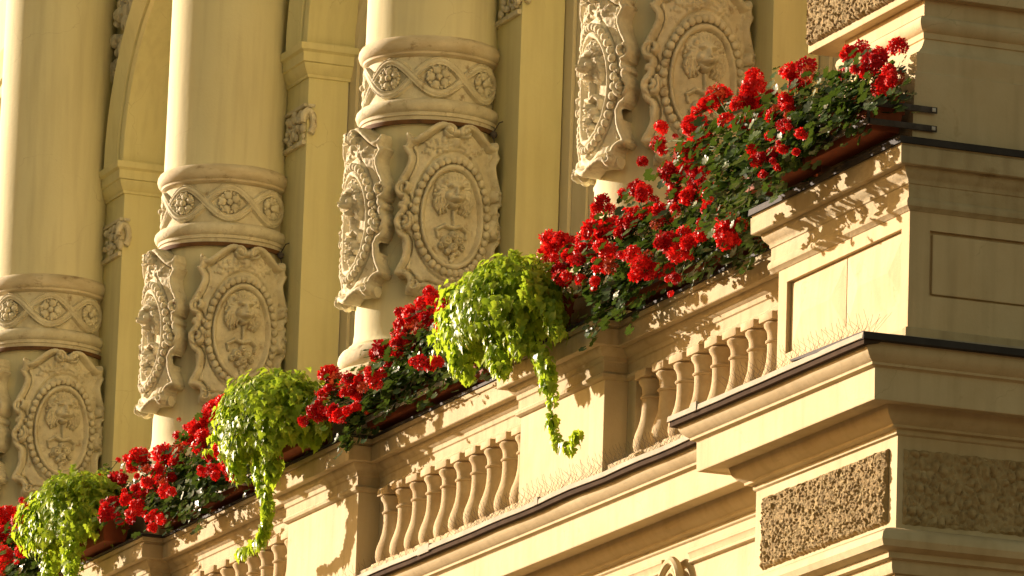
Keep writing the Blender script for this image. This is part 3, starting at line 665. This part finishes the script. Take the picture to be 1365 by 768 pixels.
def trough(l, d=.18, h=.165):
    o = MB(); i = .018; s = .022
    V = [(-l/2+s, -d/2+s, 0), (l/2-s, -d/2+s, 0), (l/2-s, d/2-s, 0), (-l/2+s, d/2-s, 0), (-l/2, -d/2, h), (l/2, -d/2, h), (l/2, d/2, h), (-l/2, d/2, h),
         (-l/2+i, -d/2+i, h), (l/2-i, -d/2+i, h), (l/2-i, d/2-i, h), (-l/2+i, d/2-i, h), (-l/2+i+s*.5, -d/2+i+s*.5, h-.05), (l/2-i-s*.5, -d/2+i+s*.5, h-.05), (l/2-i-s*.5, d/2-i-s*.5, h-.05), (-l/2+i+s*.5, d/2-i-s*.5, h-.05)]
    F = [(3, 2, 1, 0)]
    for k in range(4):
        n = (k+1) % 4; F += [(k, n, 4+n, 4+k), (4+k, 4+n, 8+n, 8+k), (8+k, 8+n, 12+n, 12+k)]
    F.append((12, 13, 14, 15))
    bm = bmesh.new(); vs = [bm.verts.new(v) for v in V]
    for f in F: bm.faces.new([vs[a] for a in f])
    bmesh.ops.bevel(bm, geom=bm.edges[:], offset=.006, segments=2, affect='EDGES', profile=.5); bm.verts.index_update()
    o.add([v.co[:] for v in bm.verts], [[v.index for v in f.verts] for f in bm.faces]); bm.free(); return o

def box_at(x0, x1, y, z, label):
    l = x1-x0; t = thing('planter_box', label, 'flower box', ((x0+x1)/2, y, z), 'terracotta flower boxes on the ledge')
    part('trough', trough(l), M['terra'], t)
    rim = MB(); hh = .165
    for a in (-1, 1):
        rim.box(-l/2-.006, l/2+.006, a*.090-.012, a*.090+.012, hh-.004, hh+.012, .003); rim.box(a*(l/2-.004)-.010, a*(l/2-.004)+.010, -.079, .079, hh-.003, hh+.011, .003)
        rim.box(-l/2+.01, l/2-.01, a*.084-.006, a*.084+.006, .085, .100, .003)
    part('rim', rim, M['terra'], t)
    part('soil', MB().box(-l/2+.022, l/2-.022, -.07, .07, hh-.06, hh-.02, .004), M['soil'], t)
    return t
def holder(x0, x1, y, z0, z1, yb, m, label, ret=True):
    t = thing('box_holder', label, 'bracket', ((x0+x1)/2, y, z0), 'iron holders in front of the flower boxes'); L0 = Vector(t.location)
    def sub(n, mb):
        me = mb.mesh(n, m); me.transform(Matrix.Translation(-L0)); link(n, me, t)
    for z in (z0, z1): sub('bar', MB().box(x0, x1, y-.004, y+.004, z, z+.030, .0015))
    for xx in (x0+.03, x1-.012): sub('upright', MB().box(xx-.012, xx+.012, y+.0042, y+.0105, z0+.002, z1+.029, .001))
    if ret:
        for z in (z0, z1):
            for xx, s in ((x0+.004, -1), (x1-.004, 1)): sub('side_arm', MB().box(xx-.004, xx+.004, y+.0042, yb, z+.001, z+.029, .001))
    return t

def geranium(bx, heads, label, seed, n_leaf=30, hang=()):
    """bx = x0, x1, y, ztop of its box; heads = list of (x, y, z, r)"""
    x0, x1, y, zt = bx; r = random.Random(seed)
    t = thing('geranium', label, 'flowering plant', ((x0+x1)/2, y, zt), 'red geraniums in the flower boxes'); org = Vector(t.location)
    fol = MB(); st = MB(); cand = []
    def leaf(p, big=1.0):
        out = Vector((r.uniform(-.6, .6)-.15, -.55+r.uniform(-.6, .5), .75+r.uniform(-.6, .5)))
        cand.append((p, out, Vector((r.uniform(-1, 1), r.uniform(-1, .3), r.uniform(-.8, .3))), r.uniform(.022, .040)*big))
    for hx, hy, hz, hr in heads:
        P = Vector((hx-.005, hy-.045, hz+.010)); B = Vector((min(max(hx+r.uniform(-.08, .08), x0+.05), x1-.05), y+r.uniform(-.04, .04), zt-.02))
        mid = B.lerp(P, .5)+Vector((0, -.04, .05)); pts = [B, B.lerp(mid, .6)+Vector((0, 0, .02)), mid, mid.lerp(P, .6)+Vector((0, -.01, .01)), P]
        st.tube([p-org for p in pts], .0035, 5, .7)
        s = hr/.052
        o = link('flower_head', r.choice(HEAD_ME), t, P-org, (r.uniform(-.5, .5)+.35, r.uniform(-.4, .4)-.15, r.uniform(0, 6.28))); o.scale = (s*1.02, s*1.02, s*.95)
        for q in range(r.choice((2, 2, 3, 3))):                 # smaller trusses beside it
            o = link('flower_head', r.choice(HEAD_ME), t, P-org+Vector((r.uniform(-.13, .13), r.uniform(-.05, .07), r.uniform(-.085, .06))), (r.uniform(-.5, .5)+.3, r.uniform(-.5, .5), r.uniform(0, 6.28))); o.scale = (s*r.uniform(.45, .95),)*3
        for k in range(n_leaf):
            q = B.lerp(P, r.random()**.8*.92); rad = .03+.10*r.random()
            a = r.uniform(0, 6.28); b = r.uniform(-1, 1)
            leaf(q+Vector((math.cos(a)*rad*1.3, math.sin(a)*rad, b*rad*.8-.02)))
    n = int((x1-x0)*420)
    for k in range(n):                                          # the bed of leaves filling the box
        leaf(Vector((r.uniform(x0-.02, x1+.02), y+max(-.16, min(.10, r.gauss(-.04, .08))), zt+.01+min(.17, abs(r.gauss(0, .085))))))
    for k in range(int(n*.55)):                                 # leaves hanging over the front edge
        leaf(Vector((r.uniform(x0, x1), y-.09-min(.16, abs(r.gauss(0, .07))), zt-min(.22, abs(r.gauss(0, .095))))))
    for hx in hang:                                             # sprays trailing over the edge
        q0 = Vector((hx, y-.10, zt)); q1 = Vector((hx-.03, y-.19, zt-.16)); q2 = Vector((hx-.06, y-.22, zt-.33))
        st.tube([p-org for p in (Vector((hx, y, zt-.02)), q0, q1, q2)], .0035, 5, .6)
        for k in range(70):
            u = r.random(); q = q0.lerp(q1, u*2) if u < .5 else q1.lerp(q2, u*2-1); leaf(q+Vector((r.gauss(0, .06), r.gauss(-.01, .035), r.gauss(0, .035))))
    cand.sort(key=lambda c: c[0].y*.9-c[0].z*.5)
    m = min(90, len(cand)//3); pick = set(range(0, 3*m, 3))
    for k, (p, nn, tp, sz) in enumerate(cand):
        if k in pick: leaf_obj('ger', p, nn, tp, sz, t, org)
        else: put_leaf(fol, 'ger', p-org, nn, tp, sz)
    me = fol.mesh('foliage', M['ger'], 180); o = link('foliage', me, t); o['kind'] = 'stuff'
    o = link('stems', st.mesh('stems', M['stem'], 180), t); o['kind'] = 'stuff'
    return t

HEADS={'corner':[(7.34,-0.92,-0.2,0.048),(7.52,-0.93,-0.21,0.048),(7.39,-0.91,-0.26,0.027),(7.99,-0.93,-0.26,0.044),(8.38,-0.99,-0.39,0.05),(8.36,-1.03,-0.44,0.027),(8.81,-1.13,-0.6,0.046),(8.94,-1.15,-0.62,0.029),(6.78,-0.88,-0.14,0.059),(6.8,-0.92,-0.22,0.045),(7.34,-1.01,-0.42,0.041),(7.75,-1.13,-0.56,0.034),(7.52,-1.02,-0.42,0.031),(8.09,-1.2,-0.68,0.03),(6.71,-0.93,-0.31,0.049),(7.4,-1.14,-0.6,0.031),(7.44,-1.14,-0.66,0.034),(7.77,-1.15,-0.68,0.024),(6.35,-0.88,-0.08,0.06),(6.35,-0.93,-0.14,0.042),(6.21,-0.92,-0.21,0.067),(6.23,-0.89,-0.27,0.043),(5.65,-0.88,-0.17,0.04),(5.99,-0.9,-0.31,0.054),(5.68,-0.87,-0.21,0.025)],'rail3':[(5.11,-0.59,-0.17,0.059),(5.2,-0.55,-0.17,0.059),(5.34,-0.55,-0.26,0.055),(5.37,-0.6,-0.34,0.047),(5.79,-0.68,-0.42,0.032),(5.12,-0.56,-0.27,0.048),(6.13,-0.81,-0.58,0.039),(6.21,-0.78,-0.61,0.028),(4.53,-0.53,-0.12,0.045),(4.68,-0.56,-0.2,0.033),(4.2,-0.58,-0.12,0.038),(4.18,-0.53,-0.16,0.034),(4.56,-0.55,-0.29,0.048),(4.77,-0.56,-0.3,0.041),(4.97,-0.58,-0.33,0.044),(4.07,-0.56,-0.27,0.068),(4.26,-0.57,-0.26,0.049),(3.91,-0.55,-0.27,0.046),(3.63,-0.57,-0.22,0.057),(3.84,-0.61,-0.34,0.038),(4.76,-0.76,-0.53,0.055),(4.71,-0.77,-0.58,0.037),(5.29,-0.85,-0.64,0.047),(5.41,-0.85,-0.72,0.051),(5.45,-0.8,-0.74,0.033),(5.68,-0.83,-0.66,0.058),(5.89,-0.81,-0.7,0.043),(6.32,-0.81,-0.74,0.053),(6.4,-0.82,-0.79,0.035),(4.01,-0.71,-0.5,0.045),(4.58,-0.83,-0.63,0.03),(5.77,-0.82,-0.85,0.029),(4.17,-0.68,-0.43,0.034),(3.76,-0.62,-0.38,0.023),(4.5,-0.58,-0.3,0.037)],'rail2':[(1.13,-0.6,-0.33,0.057),(1.02,-0.59,-0.34,0.037),(1.37,-0.57,-0.23,0.053),(1.45,-0.56,-0.19,0.053),(1.55,-0.53,-0.15,0.052),(1.89,-0.59,-0.19,0.048),(2.08,-0.59,-0.23,0.044),(1.65,-0.58,-0.29,0.056),(1.7,-0.54,-0.24,0.048),(1.5,-0.59,-0.34,0.036),(2.35,-0.83,-0.65,0.051),(0.2,-0.57,-0.3,0.058),(0.7,-0.69,-0.44,0.062),(1.02,-0.76,-0.54,0.045),(0.66,-0.72,-0.48,0.041),(1.15,-0.73,-0.52,0.041),(1.45,-0.76,-0.57,0.052),(0.84,-0.77,-0.64,0.049),(0.59,-0.79,-0.6,0.041),(1.22,-0.77,-0.68,0.028),(0.56,-0.73,-0.49,0.037),(1.41,-0.62,-0.35,0.04),(2.22,-0.52,-0.18,0.036),(2.06,-0.62,-0.38,0.036),(1.94,-0.57,-0.26,0.04)],'rail1':[(-1.7,-0.53,-0.12,0.048),(-1.81,-0.55,-0.15,0.061),(-1.97,-0.54,-0.18,0.053),(-2.04,-0.58,-0.22,0.053),(-2.15,-0.58,-0.27,0.048),(-2.39,-0.56,-0.28,0.057),(-2.58,-0.59,-0.28,0.062),(-1.75,-0.64,-0.39,0.052),(-1.43,-0.71,-0.5,0.039),(-2.26,-0.57,-0.18,0.022),(-3.03,-0.6,-0.23,0.063),(-3.16,-0.6,-0.26,0.04),(-3.48,-0.59,-0.3,0.059),(-3.82,-0.54,-0.28,0.046),(-2.92,-0.82,-0.62,0.053),(-3.07,-0.74,-0.51,0.04),(-1.77,-0.84,-0.66,0.043),(-2.63,-0.71,-0.51,0.053),(-2.33,-0.82,-0.67,0.053),(-2.71,-0.77,-0.54,0.036),(-1.94,-0.84,-0.78,0.039),(-2.39,-0.75,-0.51,0.04),(-0.7,-0.84,-0.64,0.051),(-0.75,-0.8,-0.7,0.047),(-0.94,-0.84,-0.68,0.043),(-2.39,-0.69,-0.43,0.044),(-1.26,-0.71,-0.48,0.039)],'rail0':[(-5.87,-0.58,-0.13,0.067),(-5.89,-0.52,-0.15,0.043),(-5.78,-0.59,-0.27,0.062),(-5.3,-0.72,-0.49,0.066),(-5.46,-0.54,-0.14,0.043),(-5.52,-0.57,-0.21,0.047),(-5.68,-0.56,-0.31,0.043),(-4.85,-0.75,-0.54,0.037),(-5.09,-0.83,-0.62,0.047),(-3.52,-0.57,-0.16,0.018)]}
GB = [  # cluster, x0, x1, y, z of the box bottom, label of plant, label of box
 ('corner', 7.50, 8.27, -.91, -.655, 'red geranium at the upper right against the shaded corner wall', 'brown box on the corner ledge in front of the iron bars, rightmost of all'),
 ('corner', 6.82, 7.42, -.91, -.655, 'tall red geranium on the left part of the corner block ledge', 'terracotta box at the left end of the corner block ledge'),
 ('rail3', 5.92, 6.72, -.47, -.665, 'red geranium tucked against the left end of the corner block', 'terracotta box on the handrail touching the left end of the corner block'),
 ('rail3', 5.06, 5.86, -.47, -.665, 'dense red geranium in the middle of the right handrail', 'terracotta box with a sunlit gap in the middle of the right handrail'),
 ('rail3', 4.20, 5.00, -.47, -.665, 'red geranium just right of the large central lime vine', 'terracotta box just right of the pedestal with the large lime vine'),
 ('rail2', 2.24, 2.92, -.47, -.665, 'sparse geranium sprays behind the left side of the large central lime vine', 'terracotta box under the left side of the large central lime vine'),
 ('rail2', 1.42, 2.18, -.47, -.665, 'red geranium above the pale metal bars on the middle handrail', 'terracotta box behind the pale metal bars of the middle handrail'),
 ('rail2', .62, 1.38, -.47, -.665, 'red geranium just right of the vine with the long trailing tail', 'terracotta box just right of the vine with the long trailing tail'),
 ('rail1', -1.36, -.62, -.47, -.665, 'red geranium just left of the vine with the long trailing tail', 'terracotta box just left of the vine with the long trailing tail'),
 ('rail1', -2.14, -1.42, -.47, -.665, 'red geranium in the middle of the lower left handrail', 'terracotta box in the middle of the lower left handrail'),
 ('rail1', -2.92, -2.20, -.47, -.665, 'red geranium just right of the lowest lime vine', 'terracotta box just right of the lowest lime vine'),
 ('rail0', -5.00, -4.20, -.47, -.665, 'red geranium at the lower left corner beside the lowest vine', 'terracotta box just left of the lowest lime vine'),
 ('rail0', -5.90, -5.06, -.47, -.665, 'farthest red geranium, cut by the left edge of the photo', 'farthest terracotta box, at the left edge of the photo'),
]
for k, (cl, x0, x1, y, z, lp, lb) in enumerate(GB):
    boxes = [q for q in GB if q[0] == cl]
    mine = [h for h in HEADS[cl] if min(boxes, key=lambda q: abs((q[1]+q[2])/2-h[0]))[1] == x0]
    box_at(x0, x1, y, z, lb); geranium((x0, x1, y, z+.165), mine, lp, 100+k, hang={1: (6.86, 7.02, 7.25), 0: (7.62,), 2: (6.1, 6.4), 4: (4.35, 4.7), 7: (.8,), 9: (-1.7,)}.get(k, ()))
HB = [(7.0, 8.30, -1.018, -.640, -.555, -.68, 'bracket', 'dark iron bars bent round the upper right corner box'),
      (5.90, 6.74, -.578, -.645, -.565, -.40, 'bracket', 'dark iron bars of the box beside the corner block end'), (5.04, 5.88, -.578, -.645, -.565, -.40, 'bracket', 'dark iron bars of the middle box on the right handrail'),
      (4.18, 5.02, -.578, -.645, -.565, -.40, 'bracket', 'dark iron bars of the box right of the central lime vine'),
      (1.35, 2.12, -.578, -.645, -.565, -.40, 'galv', 'pale sunlit metal bars ending left of the large central lime vine'), (.60, 1.33, -.578, -.645, -.565, -.40, 'galv', 'pale metal bars right of the vine with the trailing tail'),
      (-1.38, -.60, -.578, -.645, -.565, -.40, 'galv', 'pale metal bars left of the vine with the trailing tail'), (-2.16, -1.40, -.578, -.645, -.565, -.40, 'galv', 'pale metal bars in the middle of the lower left handrail')]
for x0, x1, y, z0, z1, yb, m, lb in HB:
    t = holder(x0, x1, y, z0, z1, yb, M[m], lb)
    if yb == -.68:
        bm_ = MB()
        for z in (z0, z1): bm_.box(x1-.001, x1+.006, yb-.028, yb-.010, z+.006, z+.024, .002)
        me = bm_.mesh('bolt', M['galv']); me.transform(Matrix.Translation(-Vector(t.location))); link('bolt', me, t)

# lime trailing vines on the pedestals
def vine(label, c, rad, tails, seed, bl):
    r = random.Random(seed); c = Vector(c); px = round(c.x/BAY)*BAY
    bx = box_at(px-.42, px+.22, -.67, -.685, bl)
    t = thing('trailing_vine', label, 'trailing plant', (px, -.67, -.53), 'lime trailing vines on the pedestals'); org = Vector(t.location)
    fol = MB(); st = MB(); cand = []
    def add(p, out, drop, s=1.0, pri=0.0):
        nrm = out+Vector((r.uniform(-.4, .4), r.uniform(-.4, .4), .45+r.uniform(-.35, .45))); tip = out*.5+Vector((r.uniform(-.45, .45), r.uniform(-.4, .2), -drop))
        cand.append((p, nrm, tip, r.uniform(.026, .054)*s, pri+r.random()*.4))
    for k in range(3900):
        z = r.uniform(-.55, 1); a = r.uniform(0, 6.283); s = math.sqrt(max(0, 1-z*z)); d = Vector((s*math.cos(a), s*math.sin(a), z))
        if d.y > .75: continue
        q = 1.08-.5*r.random()**1.5; lump = 1+.24*noise.noise(d*2.7+Vector((seed, 0, 0)))+.20*noise.noise(d*6+Vector((seed, 3, 0)))
        p = c+Vector((d.x*rad[0], d.y*rad[1], d.z*rad[2]))*q*lump
        add(p, Vector((d.x*.7, d.y, d.z*.8)), 1.0, 1.0, q+(-d.y)*.4)
    for k in range(46):                                         # loose sprigs breaking the outline
        z = r.uniform(-.35, .9); a = r.uniform(0, 6.283); q = math.sqrt(1-z*z); d = Vector((q*math.cos(a), q*math.sin(a), z))
        if d.y > .5: continue
        b0 = c+Vector((d.x*rad[0], d.y*rad[1], d.z*rad[2]))*.92; e1 = b0+Vector((d.x*.09, d.y*.09, d.z*.06+.02)); e2 = e1+Vector((d.x*.05, d.y*.05, -r.uniform(.05, .17)))
        st.tube([p-org for p in (b0, e1, e2)], .003, 5, .5)
        for m_ in range(22):
            u = r.random(); p = b0.lerp(e1, u*2) if u < .5 else e1.lerp(e2, u*2-1); add(p+Vector((r.gauss(0, .022), r.gauss(0, .018), r.gauss(0, .018))), d, 1.0, .9, 1.1)
    for pts, n, w_ in tails:
        P = [Vector(p) for p in pts]; st.tube([p-org for p in P], .0045, 6, .5)
        seg = [(P[i+1]-P[i]).length for i in range(len(P)-1)]; T = sum(seg)
        for k in range(n):
            u = r.random()**.85*T; i = 0
            while i < len(seg)-1 and u > seg[i]: u -= seg[i]; i += 1
            p = P[i].lerp(P[i+1], min(1, u/seg[i])); f = 1-.45*(i+u/seg[i])/len(seg)
            a = r.uniform(0, 6.283); o_ = Vector((math.cos(a), math.sin(a)-.4, r.uniform(-.3, .3)))
            add(p+Vector((math.cos(a)*w_*f*r.random(), math.sin(a)*w_*f*.7*r.random(), r.uniform(-.02, .02))), o_, 1.1, .92, 1.0)
    for k in range(26):
        a = r.uniform(0, 6.283); b0 = Vector((px+r.uniform(-.3, .3), -.67, -.53)); e = c+Vector((math.cos(a)*rad[0]*.8, -abs(math.sin(a))*rad[1]*.8, r.uniform(-.3, .6)*rad[2]))
        st.tube([b0-org, (b0.lerp(e, .5)+Vector((0, 0, .08)))-org, e-org], .0035, 5, .6)
    order = sorted(range(len(cand)), key=lambda k: -cand[k][4]); top = set(order[:290])
    for k, (p, nn, tp, sz, pr_) in enumerate(cand):
        if k in top: leaf_obj('vine', p, nn, tp, sz, t, org)
        else: put_leaf(fol, 'vine', p-org, nn, tp, sz)
    link('foliage', fol.mesh('foliage', M['vine'], 180), t)['kind'] = 'stuff'
    link('stems', st.mesh('stems', M['stem'], 180), t)['kind'] = 'stuff'
vine('large lime vine on the central pedestal with a short curling shoot', (3.34, -.78, -.56), (.46, .25, .27),
     [([(3.75, -.80, -.72), (3.98, -.82, -.95), (4.06, -.82, -1.07)], 190, .085), ([(4.02, -.82, -1.02), (4.07, -.81, -1.18), (4.09, -.80, -1.30), (4.15, -.80, -1.38)], 60, .045), ([(4.12, -.80, -1.36), (4.26, -.79, -1.40), (4.42, -.80, -1.36)], 40, .035),
      ([(3.75, -.76, -.5), (3.95, -.78, -.66), (4.02, -.78, -.78)], 230, .10), ([(3.68, -.84, -.55), (3.74, -.90, -.72), (3.80, -.88, -.86)], 260, .11), ([(3.45, -.86, -.62), (3.5, -.90, -.78), (3.52, -.88, -.88)], 220, .11), ([(3.1, -.9, -.6), (3.12, -.95, -.78), (3.2, -.93, -.88)], 200, .11), ([(3.5, -.9, -.65), (3.6, -.93, -.85), (3.68, -.92, -.93)], 200, .11)], 11,
     'box buried under the large central lime vine')
vine('lime vine with a long trailing tail hanging past the handrail', (-.20, -.78, -.53), (.46, .24, .27),
     [([(-.30, -.86, -.62), (-.12, -.88, -.82), (-.02, -.87, -.98), (-.06, -.86, -1.10), (-.14, -.86, -1.22)], 300, .066), ([(-.12, -.86, -1.18), (-.30, -.86, -1.22), (-.52, -.85, -1.20)], 70, .045),
      ([(.1, -.9, -.6), (.14, -.92, -.78), (.16, -.9, -.9)], 260, .10),
      ([(.3, -.74, -.45), (.42, -.72, -.58), (.46, -.72, -.66)], 140, .09), ([(-.45, -.88, -.55), (-.42, -.93, -.72), (-.36, -.92, -.82)], 120, .09)], 12,
     'box buried under the vine with the long trailing tail')
vine('lime vine lowest in the photo, near the lower left corner', (-3.80, -.78, -.50), (.44, .23, .26),
     [([(-4.0, -.88, -.6), (-3.8, -.92, -.85), (-3.75, -.9, -1.1)], 260, .11), ([(-3.5, -.88, -.6), (-3.45, -.9, -.85), (-3.45, -.9, -1.05)], 240, .11)], 13,
     'box buried under the lime vine lowest in the photo')

# bird spikes standing on the flashing
def spikes(x0, x1, y, z, label, ln=.13, dens=78):
    t = MB(); r = random.Random(int(x0*100)); n = int((x1-x0)*dens)
    t.tube([(x0, y, z+.006), (x1, y, z+.006)], .004, 5)
    for k in range(n):
        x = x0+(x1-x0)*(k+.5+r.uniform(-.2, .2))/n; a = (-.70, .35, -.35, .70)[k % 4]+r.uniform(-.10, .10); b = (-.45, .40)[(k//2) % 2]+r.uniform(-.08, .08); l = ln*r.uniform(.92, 1.06)
        t.tube([(x, y, z+.004), (x+math.sin(a)*l*.5, y+math.sin(b)*l*.5, z+.004+l*.5*math.cos(a)*math.cos(b)), (x+math.sin(a)*l*1.02, y+math.sin(b)*l, z+.004+l*math.cos(a)*math.cos(b))], .0007, 4)
    o = link('bird_spikes', t.mesh('bird_spikes', M['wire'], 0)); tag(o, label, 'bird spikes', 'wire bird spikes along the ledge'); return o
spikes(7.10, 8.64, -1.12, -1.676, 'fine wire bird spikes under the two sunlit pyramid panels')
spikes(4.10, 5.95, -.87, -1.676, 'wire bird spikes before the balustrade that meets the corner block', dens=90)
spikes(2.95, 4.08, -.87, -1.676, 'dense wire bird spikes before the pedestal under the curling shoot', dens=95)
spikes(.62, 2.92, -.87, -1.676, 'wire bird spikes at the feet of the middle balusters', ln=.10, dens=40)
spikes(-.9, .60, -.87, -1.676, 'wire bird spikes before the pedestal with the leaf shadow', dens=90)
